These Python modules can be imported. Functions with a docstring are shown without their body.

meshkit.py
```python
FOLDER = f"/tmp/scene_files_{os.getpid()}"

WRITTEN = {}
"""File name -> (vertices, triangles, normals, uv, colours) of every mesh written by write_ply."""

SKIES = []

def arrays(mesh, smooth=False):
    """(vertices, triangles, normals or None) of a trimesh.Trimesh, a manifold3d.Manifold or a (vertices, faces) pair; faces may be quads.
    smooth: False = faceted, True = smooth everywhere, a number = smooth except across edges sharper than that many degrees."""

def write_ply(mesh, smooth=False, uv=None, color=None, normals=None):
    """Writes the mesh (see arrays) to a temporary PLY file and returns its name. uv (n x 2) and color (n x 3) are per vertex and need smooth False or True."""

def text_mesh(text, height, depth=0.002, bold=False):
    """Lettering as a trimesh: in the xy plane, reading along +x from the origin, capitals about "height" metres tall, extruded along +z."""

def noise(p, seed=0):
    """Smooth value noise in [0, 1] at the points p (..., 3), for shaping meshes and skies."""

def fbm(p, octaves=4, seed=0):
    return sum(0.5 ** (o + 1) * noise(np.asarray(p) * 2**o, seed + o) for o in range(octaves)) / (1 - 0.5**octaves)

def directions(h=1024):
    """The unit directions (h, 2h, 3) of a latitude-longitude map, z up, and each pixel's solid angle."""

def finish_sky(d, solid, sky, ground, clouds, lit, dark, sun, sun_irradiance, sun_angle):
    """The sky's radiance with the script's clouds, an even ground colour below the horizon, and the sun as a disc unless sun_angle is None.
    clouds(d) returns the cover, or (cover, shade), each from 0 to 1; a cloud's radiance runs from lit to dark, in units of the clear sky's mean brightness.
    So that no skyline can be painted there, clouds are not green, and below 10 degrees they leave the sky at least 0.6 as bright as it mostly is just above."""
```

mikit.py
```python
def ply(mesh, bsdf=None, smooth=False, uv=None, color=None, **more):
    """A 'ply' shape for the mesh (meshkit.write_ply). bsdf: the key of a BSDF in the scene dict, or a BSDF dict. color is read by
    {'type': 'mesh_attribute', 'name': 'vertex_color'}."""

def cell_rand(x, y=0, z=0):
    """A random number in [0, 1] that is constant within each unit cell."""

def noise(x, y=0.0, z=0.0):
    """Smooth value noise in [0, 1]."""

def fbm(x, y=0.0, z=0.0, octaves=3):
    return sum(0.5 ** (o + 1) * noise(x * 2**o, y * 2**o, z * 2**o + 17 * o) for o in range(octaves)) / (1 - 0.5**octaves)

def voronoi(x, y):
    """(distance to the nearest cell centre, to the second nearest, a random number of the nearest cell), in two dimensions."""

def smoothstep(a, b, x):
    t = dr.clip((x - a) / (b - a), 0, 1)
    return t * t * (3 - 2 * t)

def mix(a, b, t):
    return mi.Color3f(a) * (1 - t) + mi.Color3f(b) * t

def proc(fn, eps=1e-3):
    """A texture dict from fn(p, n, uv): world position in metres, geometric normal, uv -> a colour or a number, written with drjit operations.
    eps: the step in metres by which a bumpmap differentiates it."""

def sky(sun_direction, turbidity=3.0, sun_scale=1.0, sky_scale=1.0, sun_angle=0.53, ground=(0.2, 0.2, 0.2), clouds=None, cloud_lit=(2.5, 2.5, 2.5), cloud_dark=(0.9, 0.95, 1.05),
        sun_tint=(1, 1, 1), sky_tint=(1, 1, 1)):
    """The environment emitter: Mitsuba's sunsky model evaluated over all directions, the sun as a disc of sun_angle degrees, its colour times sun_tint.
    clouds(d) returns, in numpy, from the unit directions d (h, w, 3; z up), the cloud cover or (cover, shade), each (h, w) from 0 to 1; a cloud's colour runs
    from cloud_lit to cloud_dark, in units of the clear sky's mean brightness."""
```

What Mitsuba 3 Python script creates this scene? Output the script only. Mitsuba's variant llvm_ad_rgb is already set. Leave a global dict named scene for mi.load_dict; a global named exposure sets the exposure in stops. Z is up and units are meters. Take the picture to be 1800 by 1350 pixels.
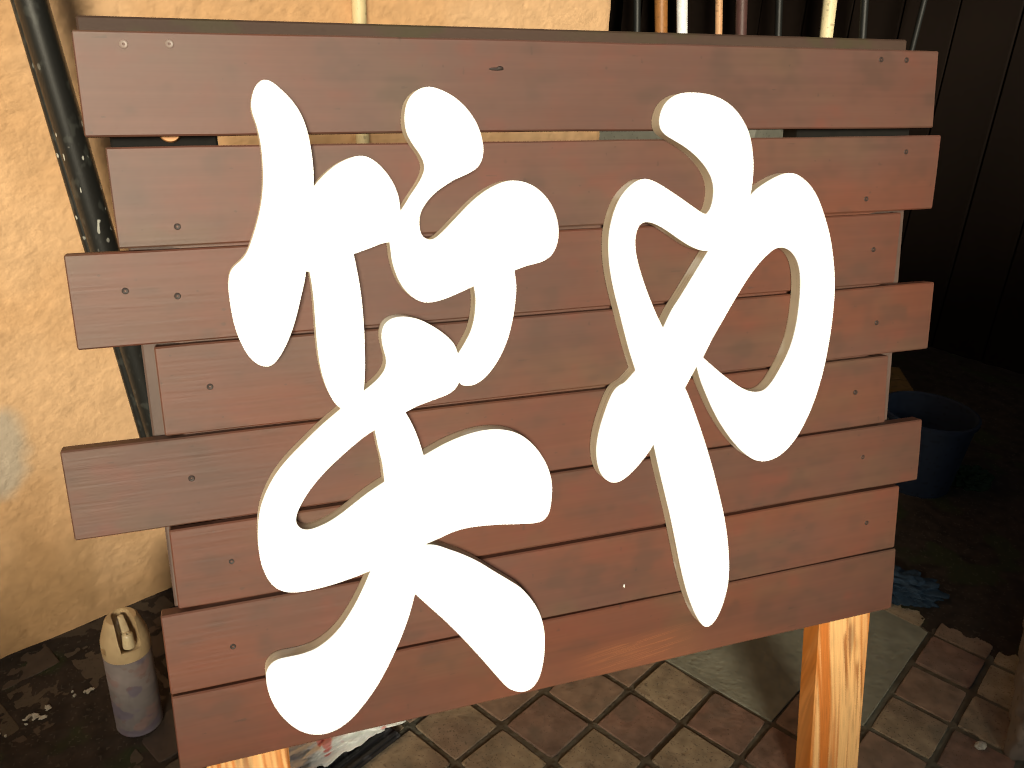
import math, random
import numpy as np, trimesh, manifold3d as m3
import drjit as dr, mitsuba as mi
import mikit, meshkit
from mikit import noise, fbm, voronoi, cell_rand, smoothstep, mix, proc
from mitsuba import ScalarTransform4f as T

rng = np.random.default_rng(7)
random.seed(7)

# ------------------------------------------------------------------ camera, light, exposure
CAM = np.array([-0.204, -0.7353, 1.09])
FWD = np.array([0.3214, 0.8459, -0.4257])
UP = np.array([0.1036, 0.4155, 0.9037])
HFOV = 60.983
scene = {
    "type": "scene",
    "camera": {
        "type": "perspective", "fov": HFOV, "fov_axis": "x", "near_clip": 0.02, "far_clip": 200.0,
        "to_world": T().look_at(origin=CAM.tolist(), target=(CAM + FWD).tolist(), up=UP.tolist()),
    },
}
SUN_AZ, SUN_EL = math.radians(-14), math.radians(16)
scene["sky"] = mikit.sky([math.sin(SUN_AZ) * math.cos(SUN_EL), -math.cos(SUN_AZ) * math.cos(SUN_EL), math.sin(SUN_EL)],
                         turbidity=3, sun_scale=1.5, sky_scale=0.72, sun_angle=16, sun_tint=(0.70, 0.92, 1.42), sky_tint=(1.12, 0.92, 0.76),
                         ground=(0.10, 0.08, 0.06))
exposure = 2.25

labels = {}
used = {}


def key_for(name, parent=None):
    base = (parent + "__" if parent else "") + name
    n = used.get(base, 0)
    used[base] = n + 1
    return base if n == 0 else f"{base}_{n:03d}"


def obj(name, mesh, mat, parent=None, smooth=30, label=None, cat=None, kind=None, group=None, to_world=None):
    k = key_for(name, parent)
    d = mesh if isinstance(mesh, dict) else mikit.ply(mesh, mat, smooth=smooth)
    if to_world is not None:
        d = {**d, "to_world": to_world}
    scene[k] = d
    tag(k, label, cat, kind, group)
    return k


def tag(k, label=None, cat=None, kind=None, group=None):
    e = {a: b for a, b in (("label", label), ("category", cat), ("kind", kind), ("group", group)) if b}
    if e:
        labels[k] = {**labels.get(k, {}), **e}


def thing(name, label, cat, group=None):
    k = key_for(name)
    tag(k, label, cat, None, group)
    return k


# ------------------------------------------------------------------ the sign's own frame: x along the planks, y up the board, n out of it
LEAN = math.radians(12)
BM = np.array([[1, 0, 0], [0, math.sin(LEAN), -math.cos(LEAN)], [0, math.cos(LEAN), math.sin(LEAN)]])
BO = np.array([0, 0, 0.2977])


def b2w(v):
    return np.asarray(v, float) @ BM.T + BO


def tri(m):
    if hasattr(m, "to_mesh"):
        q = m.to_mesh()
        return trimesh.Trimesh(np.asarray(q.vert_properties)[:, :3], np.asarray(q.tri_verts), process=False)
    return m


def on_board(m):
    m = tri(m)
    return trimesh.Trimesh(b2w(m.vertices), m.faces, process=False)


def box(a, b, bev=0.0):
    """Box from corner a to corner b with chamfered edges."""
    a, b = np.minimum(a, b).astype(float), np.maximum(a, b).astype(float)
    if bev <= 0:
        return m3.Manifold.cube((b - a).tolist()).translate(a.tolist())
    pts = []
    for sx in (0, 1):
        for sy in (0, 1):
            for sz in (0, 1):
                c = np.where([sx, sy, sz], b, a)
                s = np.where([sx, sy, sz], -1, 1) * bev
                for k in range(3):
                    e = s.copy()
                    e[k] = 0
                    pts.append(c + e)
    return m3.Manifold.hull_points(np.array(pts))


def tube(points, radii, sides=20, caps=True):
    p = np.asarray(points, float)
    r = np.broadcast_to(radii, (len(p),))
    t = np.gradient(p, axis=0)
    t /= np.linalg.norm(t, axis=1, keepdims=True)
    ref = np.array([0, 0, 1.0]) if abs(t[:, 2]).mean() < 0.9 else np.array([1.0, 0, 0])
    a = np.cross(t, ref)
    a /= np.linalg.norm(a, axis=1, keepdims=True)
    b = np.cross(t, a)
    ang = np.arange(sides) * 2 * np.pi / sides
    v = p[:, None] + r[:, None, None] * (np.cos(ang)[None, :, None] * a[:, None] + np.sin(ang)[None, :, None] * b[:, None])
    v = v.reshape(-1, 3)
    f = []
    for i in range(len(p) - 1):
        for j in range(sides):
            q = [i * sides + j, i * sides + (j + 1) % sides, (i + 1) * sides + (j + 1) % sides, (i + 1) * sides + j]
            f += [[q[0], q[2], q[1]], [q[0], q[3], q[2]]]
    if caps:
        n = len(v)
        v = np.vstack([v, p[0], p[-1]])
        for j in range(sides):
            f += [[n, j, (j + 1) % sides], [n + 1, (len(p) - 1) * sides + (j + 1) % sides, (len(p) - 1) * sides + j]]
    m = trimesh.Trimesh(v, np.array(f), process=False)
    m.fix_normals()
    return m


def fnoise(p, oct=4):
    return meshkit.fbm(np.asarray(p, float), oct)


# ------------------------------------------------------------------ materials
def bsdf(name, d):
    scene[name] = d


def principled(col, rough=0.6, spec=0.4, metallic=0.0, clear=0.0):
    return {"type": "principled", "base_color": col if isinstance(col, dict) else {"type": "rgb", "value": list(col)},
            "roughness": rough, "specular": spec, "metallic": metallic, "clearcoat": clear}


def bump(inner, fn, scale, eps=5e-4):
    return {"type": "bumpmap", "arbitrary": {**proc(fn, eps)}, "scale": scale, "bsdf": inner}


def two(d):
    return {"type": "twosided", "bsdf": d}


def plank_color(seed):
    tone = [0.0, 0.16, -0.12, 0.07][seed]

    def fn(p, n, uv):
        bx, by = p.x, p.z / math.cos(LEAN)
        grain = fbm(bx * 5 + seed * 9, by * 210 + seed * 31, 0, 3)
        fine = noise(bx * 26 + 3 * seed, by * 900)
        blot = fbm(bx * 3.4 + seed * 5, by * 8 + seed * 3, 1.5, 3)
        blot2 = fbm(bx * 9 + 40 + seed, by * 16, 2.5, 3)
        c = mix((0.114, 0.038, 0.021), (0.084, 0.038, 0.027), smoothstep(0.3, 0.7, blot))
        c = mix(c, mi.Color3f(0.093, 0.047, 0.037), smoothstep(0.35, 0.95, by - 0.30 + 0.5 * (blot2 - 0.5)) * 0.8)
        c = mix(c, mi.Color3f(0.090, 0.050, 0.029), smoothstep(0.45, 0.85, blot2) * 0.7)
        blot3 = fbm(bx * 22 + seed * 3, by * 34, 6.5, 3)
        c = mix(c, mi.Color3f(0.124, 0.035, 0.022), smoothstep(0.52, 0.78, blot3) * 0.45)
        c = mix(c, mi.Color3f(0.052, 0.032, 0.023), smoothstep(0.50, 0.22, blot3) * 0.45)
        c = c * (0.86 + 0.16 * grain + 0.06 * fine + 0.12 * blot + tone * 0.25)
        speck = smoothstep(0.95, 0.985, noise(bx * 95 + 7 * seed, by * 150, 3.0))
        c = mix(c, mi.Color3f(0.05, 0.03, 0.022), speck * 0.55)
        return c
    return fn


def plank_bump(p, n, uv):
    by = p.z / math.cos(LEAN)
    return fbm(p.x * 9, by * 330, 0, 3) + 0.35 * fbm(p.x * 60, by * 700, 4, 2)


for s in range(4):
    bsdf(f"plank_paint_{s}", two(bump(principled(proc(plank_color(s)), 0.52, 0.42), plank_bump, 0.00016)))


def worn_color(p, n, uv):
    base = plank_color(1)(p, n, uv)
    bx, by = p.x, p.z / math.cos(LEAN) - 0.304
    area = smoothstep(0.11, 0.02, dr.abs(bx - 0.27)) * smoothstep(0.034, 0.010, dr.abs(by - 0.022 - 0.05 * (bx - 0.27)))
    scr = smoothstep(0.60, 0.78, noise((bx + by * 2.2) * 16, (by - 0.10 * bx) * 1100, 2))
    area2 = smoothstep(0.36, 0.1, dr.abs(bx - 0.22)) * smoothstep(0.05, 0.01, by)
    c = mix(base, mi.Color3f(0.23, 0.082, 0.034), area * (0.35 + 0.65 * scr) * 0.9)
    return mix(c, mi.Color3f(0.19, 0.070, 0.038), area2 * 0.35)


bsdf("plank_paint_worn", two(bump(principled(proc(worn_color), 0.45, 0.45), plank_bump, 0.00016)))


def frame_color(p, n, uv):
    g = fbm(p.x * 30, p.y * 30, p.z * 30, 3)
    return mix((0.066, 0.042, 0.033), (0.105, 0.067, 0.055), g)


bsdf("frame_paint", two(principled(proc(frame_color), 0.6, 0.35)))


def rail_color(p, n, uv):
    g = fbm(p.x * 6, p.z * 90, p.y * 20, 3)
    m = fbm(p.x * 25, p.z * 40, 5, 3)
    c = mix((0.036, 0.019, 0.013), (0.058, 0.033, 0.023), g)
    return mix(c, mi.Color3f(0.042, 0.034, 0.015), smoothstep(0.5, 0.75, m) * 0.7)


bsdf("rail_paint", two(principled(proc(rail_color), 0.7, 0.3)))


def pine_color(p, n, uv):
    by = p.z
    w = (fbm(p.x * 4, p.y * 4, by * 3.5, 2) - 0.5) * 0.03
    x = p.x + p.y * 0.25 + w
    ring = 0.6 * noise(x * 95, p.y * 6, by * 1.6) + 0.4 * noise(x * 260, p.y * 9, by * 4)
    fine = noise(x * 900, p.y * 200, by * 6)
    knot = smoothstep(0.50, 0.66, fbm(p.x * 34 + 3, p.y * 20, by * 9, 3)) * smoothstep(0.35, 0.6, noise(x * 300, 1.0, by * 7))
    c = mix((0.80, 0.46, 0.19), (0.54, 0.165, 0.030), smoothstep(0.38, 0.66, ring))
    c = c * (0.80 + 0.30 * fine)
    c = mix(c, mi.Color3f(0.33, 0.10, 0.022), knot * 0.85)
    stain = smoothstep(0.55, 0.75, fbm(p.x * 60 + 9, p.y * 10, by * 8 + 4, 3))
    c = mix(c, mi.Color3f(0.24, 0.14, 0.07), stain * 0.6)
    side = smoothstep(0.5, 0.9, dr.abs(n.x))
    return mix(c, mi.Color3f(0.58, 0.20, 0.035) * (0.8 + 0.35 * fine), side * 0.75)


bsdf("raw_pine", two(principled(proc(pine_color), 0.55, 0.35)))


def white_color(p, n, uv):
    g = fbm(p.x * 14, p.y * 14, p.z * 14, 3)
    speck = smoothstep(0.935, 0.96, noise(p.x * 90, p.y * 90, p.z * 90))
    c = mix((0.83, 0.83, 0.83), (0.87, 0.87, 0.865), g)
    return mix(c, mi.Color3f(0.62, 0.58, 0.45), speck * 0.12)


bsdf("white_paint", two(principled(proc(white_color), 0.42, 0.5)))


def ply_color(p, n, uv):
    g = fbm(p.x * 60, p.y * 60, p.z * 60, 3)
    ply = noise(p.x * 9, p.z * 9, (p.y * math.cos(LEAN) - p.z * math.sin(LEAN)) * 520)
    c = mix((0.52, 0.42, 0.295), (0.42, 0.345, 0.25), g)
    c = mix(c, mi.Color3f(0.33, 0.23, 0.14), smoothstep(0.62, 0.85, ply) * 0.6)
    blot = smoothstep(0.62, 0.8, fbm(p.x * 35 + 8, p.y * 35, p.z * 35, 2))
    return mix(c, mi.Color3f(0.72, 0.70, 0.64), blot * 0.5)


bsdf("cut_edge", two(principled(proc(ply_color), 0.8, 0.2)))


def stucco_color(p, n, uv):
    a = p.x * 0.9131 + p.y * 0.4078
    g = fbm(a * 5, p.z * 5, 0, 4)
    h = fbm(a * 42, p.z * 55, 3, 3)
    c = mix((0.49, 0.285, 0.140), (0.545, 0.34, 0.185), smoothstep(0.3, 0.7, g))
    c = c * (0.86 + 0.26 * h)
    # greyish repair patch
    pa, pz = (a + 0.235) / 0.05, (p.z - 0.385) / 0.085
    patch = smoothstep(1.25, 0.65, dr.sqrt(pa * pa + pz * pz) + 0.45 * (fbm(a * 30, p.z * 30, 1, 2) - 0.5))
    c = mix(c, mi.Color3f(0.38, 0.325, 0.255) * (0.9 + 0.2 * h), patch * 0.85)
    # dirt splashed up from the ground
    dirt = smoothstep(0.55, 0.0, p.z + 0.18 * (g - 0.5))
    return mix(c, mi.Color3f(0.21, 0.125, 0.055), dirt * 0.35 * smoothstep(0.3, 0.7, fbm(a * 14, p.z * 9, 6, 3)))


def stucco_bump(p, n, uv):
    a = p.x * 0.9131 + p.y * 0.4078
    return fbm(a * 120, p.z * 170, 1, 4)


bsdf("stucco", two(bump(principled(proc(stucco_color), 0.9, 0.15), stucco_bump, 0.0017)))


def tile_color(c1, c2, seed):
    def fn(p, n, uv):
        g = fbm(p.x * 55 + seed, p.y * 55, 0, 4)
        m = fbm(p.x * 9 + seed, p.y * 9, 4, 3)
        speck = smoothstep(0.78, 0.88, noise(p.x * 420, p.y * 420, seed))
        c = mix(mi.Color3f(c1) * 1.55, mi.Color3f(c2) * 1.55, smoothstep(0.3, 0.7, m)) * (0.62 + 0.7 * g)
        c = mix(c, mi.Color3f(0.035, 0.03, 0.022), speck * 0.4)
        lime = smoothstep(0.60, 0.78, fbm(p.x * 16 + 3, p.y * 16, 8, 3))
        c = mix(c, mi.Color3f(0.11, 0.10, 0.08), lime * 0.4)
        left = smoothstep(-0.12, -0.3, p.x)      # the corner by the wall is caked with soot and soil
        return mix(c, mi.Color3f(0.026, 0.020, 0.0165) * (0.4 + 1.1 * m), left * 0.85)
    return fn


def tile_bump(p, n, uv):
    return fbm(p.x * 150, p.y * 150, 0, 3) + 0.6 * fbm(p.x * 30, p.y * 30, 2, 2)


TILE_COL = [((0.190, 0.150, 0.100), (0.150, 0.112, 0.078)), ((0.140, 0.084, 0.062), (0.115, 0.076, 0.058)),
            ((0.155, 0.104, 0.074), (0.125, 0.088, 0.064)), ((0.185, 0.142, 0.095), (0.130, 0.092, 0.066))]
for i, (a, b) in enumerate(TILE_COL):
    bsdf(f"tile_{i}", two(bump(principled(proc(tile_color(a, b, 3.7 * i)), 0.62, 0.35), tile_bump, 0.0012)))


def grout_color(p, n, uv):
    g = fbm(p.x * 70, p.y * 70, 0, 4)
    m = fbm(p.x * 11, p.y * 11, 3, 3)
    c = mix((0.060, 0.048, 0.034), (0.115, 0.095, 0.068), g)
    c = mix(c, mi.Color3f(0.125, 0.118, 0.090), smoothstep(0.46, 0.70, m) * 0.8)
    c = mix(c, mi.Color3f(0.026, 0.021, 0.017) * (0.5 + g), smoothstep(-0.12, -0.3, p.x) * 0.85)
    return c


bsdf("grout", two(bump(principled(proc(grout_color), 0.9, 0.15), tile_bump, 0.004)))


def soil_color(p, n, uv):
    g = fbm(p.x * 45, p.y * 45, 0, 4)
    m = fbm(p.x * 13, p.y * 13, 3, 3)
    c = mix((0.015, 0.012, 0.010), (0.042, 0.030, 0.023), g)
    c = mix(c, mi.Color3f(0.026, 0.032, 0.014), smoothstep(0.58, 0.72, m) * 0.8)
    return mix(c, mi.Color3f(0.10, 0.085, 0.065), smoothstep(0.82, 0.9, noise(p.x * 260, p.y * 260)) * 0.25)


bsdf("soil_dirt", two(principled(proc(soil_color), 0.9, 0.15)))


def concrete_color(p, n, uv):
    g = fbm(p.x * 38, p.y * 38, 0, 4)
    m = fbm(p.x * 6, p.y * 6, 5, 3)
    c = mix((0.19, 0.192, 0.145), (0.235, 0.228, 0.178), m) * (0.75 + 0.45 * g)
    return mix(c, mi.Color3f(0.20, 0.195, 0.165), smoothstep(0.72, 0.8, fbm(p.x * 50, p.y * 20, 9, 3)) * 0.5)


bsdf("concrete", two(bump(principled(proc(concrete_color), 0.85, 0.2), tile_bump, 0.002)))


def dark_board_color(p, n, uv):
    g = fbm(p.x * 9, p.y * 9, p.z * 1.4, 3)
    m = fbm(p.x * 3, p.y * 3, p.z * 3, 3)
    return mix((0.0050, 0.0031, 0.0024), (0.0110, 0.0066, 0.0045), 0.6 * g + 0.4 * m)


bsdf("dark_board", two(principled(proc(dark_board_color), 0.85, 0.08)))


def steel_color(p, n, uv):
    w = smoothstep(0.60, 0.72, fbm(p.x * 90, p.y * 90, p.z * 45, 3))
    chip = smoothstep(0.86, 0.90, noise(p.x * 210, p.y * 210, p.z * 70)) * smoothstep(0.70, 0.76, p.z) * smoothstep(0.98, 0.90, p.z)
    c = mix((0.010, 0.010, 0.009), (0.024, 0.025, 0.022), w)
    return mix(c, mi.Color3f(0.42, 0.41, 0.36), chip * 0.8)


bsdf("black_steel", two(principled(proc(steel_color), 0.36, 0.5)))


def speckled(base, dark, seed, amount=0.4, freq=120.0):
    def fn(p, n, uv):
        g = fbm(p.x * 40 + seed, p.y * 40, p.z * 40, 3)
        s = smoothstep(0.72, 0.82, noise(p.x * freq, p.y * freq + seed, p.z * freq))
        return mix(mi.Color3f(base) * (0.85 + 0.3 * g), mi.Color3f(dark), s * amount)
    return fn


def simple(name, base, dark=(0.05, 0.04, 0.03), rough=0.5, seed=0.0, amount=0.35, spec=0.4):
    bsdf(name, two(principled(proc(speckled(base, dark, seed, amount)), rough, spec)))


simple("pipe_paint", (0.50, 0.40, 0.22), seed=2)
simple("pole_brown", (0.30, 0.125, 0.035), seed=3)
simple("pole_white", (0.86, 0.85, 0.86), (0.4, 0.35, 0.3), 0.35, 4, 0.2)
simple("pole_tan", (0.60, 0.33, 0.17), seed=5)
simple("pole_mauve", (0.085, 0.040, 0.036), seed=6)
simple("pole_beige", (0.80, 0.68, 0.42), (0.3, 0.22, 0.12), 0.45, 7, 0.5)
simple("pole_grey", (0.010, 0.0105, 0.010), (0.008, 0.008, 0.008), seed=8)
simple("screw_steel", (0.19, 0.135, 0.115), (0.08, 0.05, 0.04), 0.45, 9)
simple("screw_dark", (0.026, 0.015, 0.012), (0.02, 0.02, 0.02), 0.6, 10)
simple("plug_orange", (0.50, 0.23, 0.08), seed=11)
simple("crate_grey", (0.15, 0.145, 0.120), seed=12)
simple("bag_white", (0.72, 0.74, 0.72), (0.4, 0.4, 0.4), 0.4, 13)
simple("bucket_blue", (0.005, 0.012, 0.030), (0.004, 0.004, 0.004), rough=0.75, seed=14)
simple("bag_green", (0.003, 0.018, 0.004), (0.004, 0.004, 0.004), rough=0.8, seed=15)
simple("tarp_blue", (0.012, 0.030, 0.055), (0.004, 0.004, 0.004), rough=0.8, seed=16)
simple("carton", (0.15, 0.09, 0.03), seed=17)
simple("stone_grey", (0.17, 0.145, 0.125), seed=18)
simple("bracket_black", (0.010, 0.009, 0.008), (0.006, 0.006, 0.006), 0.8, 24, 0.3, 0.1)
simple("pebble_grey", (0.40, 0.37, 0.31), seed=19)
simple("mat_black", (0.018, 0.018, 0.020), (0.10, 0.10, 0.11), 0.55, 20)
simple("cap_beige", (0.32, 0.225, 0.125), (0.25, 0.16, 0.08), 0.28, 21, 0.25, 0.55)
simple("nozzle_beige", (0.42, 0.33, 0.20), (0.3, 0.2, 0.1), 0.22, 22, 0.2, 0.6)
simple("outer_plaster", (0.10, 0.085, 0.07), seed=23)


def can_color(p, n, uv):
    g = fbm(p.x * 60, p.y * 60, p.z * 60, 3)
    band = smoothstep(0.085, 0.095, p.z) * smoothstep(0.150, 0.140, p.z)
    c = mix((0.150, 0.128, 0.118), (0.112, 0.094, 0.098), fbm(p.x * 22, p.y * 22, p.z * 30, 2))
    c = mix(c, mi.Color3f(0.22, 0.175, 0.16), band * 0.4)
    low = smoothstep(0.62, 0.75, fbm(p.x * 30 + 4, p.y * 30, p.z * 42, 3) + 0.22 - 1.8 * p.z)
    pink = smoothstep(0.56, 0.68, fbm(p.x * 38 + 14, p.y * 38, p.z * 46, 3))
    c = mix(c, mi.Color3f(0.175, 0.105, 0.095), pink * 0.7)
    c = mix(c, mi.Color3f(0.085, 0.068, 0.105), low * 0.6)
    spot = smoothstep(0.62, 0.72, fbm(p.x * 70, p.y * 70, p.z * 60, 3)) * 0.7
    return mix(c * (0.8 + 0.4 * g), mi.Color3f(0.13, 0.07, 0.06), spot * 0.6)


bsdf("can_print", two(principled(proc(can_color), 0.38, 0.45)))


def bag_color(p, n, uv):
    red = smoothstep(0.62, 0.72, fbm(p.x * 38 + 5, p.y * 38 + 1, 2, 2))
    return mix((0.74, 0.76, 0.74), (0.66, 0.16, 0.13), red * 0.8)


bsdf("bag_print", two(principled(proc(bag_color), 0.4, 0.45)))

# ------------------------------------------------------------------ ground: bedding sheet, tiles, concrete patch
TA = math.radians(-61.324)
TP = 0.1042
E1 = np.array([math.cos(TA), math.sin(TA)])
E2 = np.array([E1[1], -E1[0]])
TO = np.array([0.406, 0.233])


def grid(u, v):
    return TO + E1 * TP * u + E2 * TP * v


def to_grid(x, y):
    d = np.array([x, y]) - TO
    return d @ E1 / TP, d @ E2 / TP


g0, g1 = 60.0, -0.0036
obj("ground", trimesh.Trimesh([[-g0, -g0, g1], [g0, -g0, g1], [g0, g0, g1], [-g0, g0, g1]], [[0, 1, 2], [0, 2, 3]], process=False), "grout", smooth=False, kind="structure")

WD = np.array([0.9131, 0.4078, 0.0])          # along the yellow wall
WN = np.array([0.4078, -0.9131, 0.0])         # out of it
WA = np.array([-0.5953, 0.6045, 0.0])
CORNER_S = 1.4600                              # distance from WA to the wall's right corner
RN = np.array([-0.877, -0.480, 0.0])          # out of the dark wall on the right
RP = np.array([2.21, 1.19, 0.0])
RD = np.array([0.480, -0.877, 0.0])


def pix(P):
    q = np.array([P @ np.cross(FWD, UP), P @ UP, P @ FWD])
    return q


def project(P):
    d = np.asarray(P, float) - CAM
    r = np.cross(FWD, UP)
    z = d @ FWD
    k = 900 / math.tan(math.radians(HFOV / 2))
    return 900 + k * (d @ r) / z, 675 - k * (d @ UP) / z, z


def concrete_at(u, v):
    return v < -1 and v > -5.3 and u < (2 if v >= -2 else 3.15)


def tile_mesh(seed):
    r = np.random.default_rng(100 + seed)
    h, t, b = (TP - 0.0104) / 2, 0.012, 0.0013
    n = 9
    # rim points with a little wander and two knocked corners
    rim = []
    for k, (sx, sy) in enumerate(((-1, -1), (1, -1), (1, 1), (-1, 1))):
        nx, ny = ((1, -1), (1, 1), (-1, 1), (-1, -1))[k]
        c = np.array([sx * h, sy * h])
        e = np.array([nx * h, ny * h])
        for i in range(n):
            w = c + (e - c) * i / n
            rim.append(w * (1 - abs(r.normal(0, 0.005))) - (np.sign(w) * r.uniform(0.0003, 0.0016) if i == 0 else 0))
    rim = np.array(rim)
    N = len(rim)
    lay = [np.c_[rim, np.full(N, -t)], np.c_[rim, np.full(N, -b)], np.c_[rim * (1 - b / h), r.normal(-0.0003, 0.0002, N)]]
    v = np.vstack(lay + [[[0, 0, r.uniform(-0.0004, 0.0006)]]])
    f = []
    for a in range(2):
        for i in range(N):
            j = (i + 1) % N
            f += [[a * N + i, a * N + j, (a + 1) * N + j], [a * N + i, (a + 1) * N + j, (a + 1) * N + i]]
    f += [[2 * N + i, 2 * N + (i + 1) % N, 3 * N] for i in range(N)]
    return trimesh.Trimesh(v, f, process=False)


TILES = [[mikit.ply(tile_mesh(s), f"tile_{c}", smooth=40) for c in range(4)] for s in range(4)]
TILE_M = [tile_mesh(s) for s in range(4)]
tag("pavement", kind="structure")
near, rest = [], []
for u in range(-26, 30):
    for v in range(-32, 26):
        if concrete_at(u + 0.5, v + 0.5):
            continue
        c = grid(u + 0.5, v + 0.5)
        P = np.array([c[0], c[1], 0.0])
        if (P - WA) @ WN < 0.0 and (P - WA) @ WD < CORNER_S + 0.02:
            continue
        if (P - RP) @ RN < 0.05 or c[1] > 3.6 or c[1] < -1.6:
            continue
        x, y, z = project(P)
        seen = z > 0.3 and -60 < x < 1860 and -60 < y < 1410
        if seen:     # behind the board from here?
            t = None
            d = P - CAM
            nb = BM[:, 2]
            t = ((BO - CAM) @ nb) / (d @ nb)
            if 0 < t < 1:
                q = (CAM + d * t - BO) @ BM
                if -0.22 < q[0] < 0.60 and 0.05 < q[1] < 0.7:
                    seen = False
        (near if seen else rest).append((np.linalg.norm(P - CAM), u, v))
near.sort()
rest += near[285:]


def tile_place(u, v):
    r = np.random.default_rng((u + 100) * 1000 + v + 100)
    c = grid(u + 0.5, v + 0.5)
    if u >= 3 and v < -1:
        c = c + E1 * TP * 0.15
    kind = int(r.choice(4, p=[0.27, 0.3, 0.25, 0.18]))
    # the tiles under the sign: their colours as they lie
    known = {(0, -1): 0, (0, 0): 1, (1, -1): 1, (1, 0): 0, (0, 1): 0, (-1, 0): 2, (-1, 1): 1, (-2, 1): 2, (-1, 2): 0, (-2, 2): 3, (-3, 2): 2, (-3, 3): 0,
             (3, -3): 0, (3, -2): 2, (3, -4): 2, (4, -3): 1, (2, -1): 1, (2, 0): 1}
    kind = known.get((u, v), kind)
    return c, kind, int(r.integers(4)), math.degrees(TA) + 90 * int(r.integers(4)) + r.normal(0, 0.7), r.normal(0, 0.5, 2), r.normal(0, 0.0006)


for _, u, v in near[:285]:
    c, kind, s, rot, tilt, dz = tile_place(u, v)
    obj("tile", TILES[s][kind], None, "pavement",
        to_world=T().translate([c[0], c[1], dz]).rotate([0, 0, 1], rot).rotate([1, 0, 0], tilt[0]).rotate([0, 1, 0], tilt[1]))
parts = []
for _, u, v in rest:
    c, kind, s, rot, tilt, dz = tile_place(u, v)
    m = TILE_M[s].copy()
    m.apply_transform(trimesh.transformations.rotation_matrix(math.radians(rot), [0, 0, 1]))
    m.apply_translation([c[0], c[1], dz])
    parts.append(m)
obj("tile_field", trimesh.util.concatenate(parts), "tile_2", "pavement", smooth=False, kind="stuff")


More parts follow.
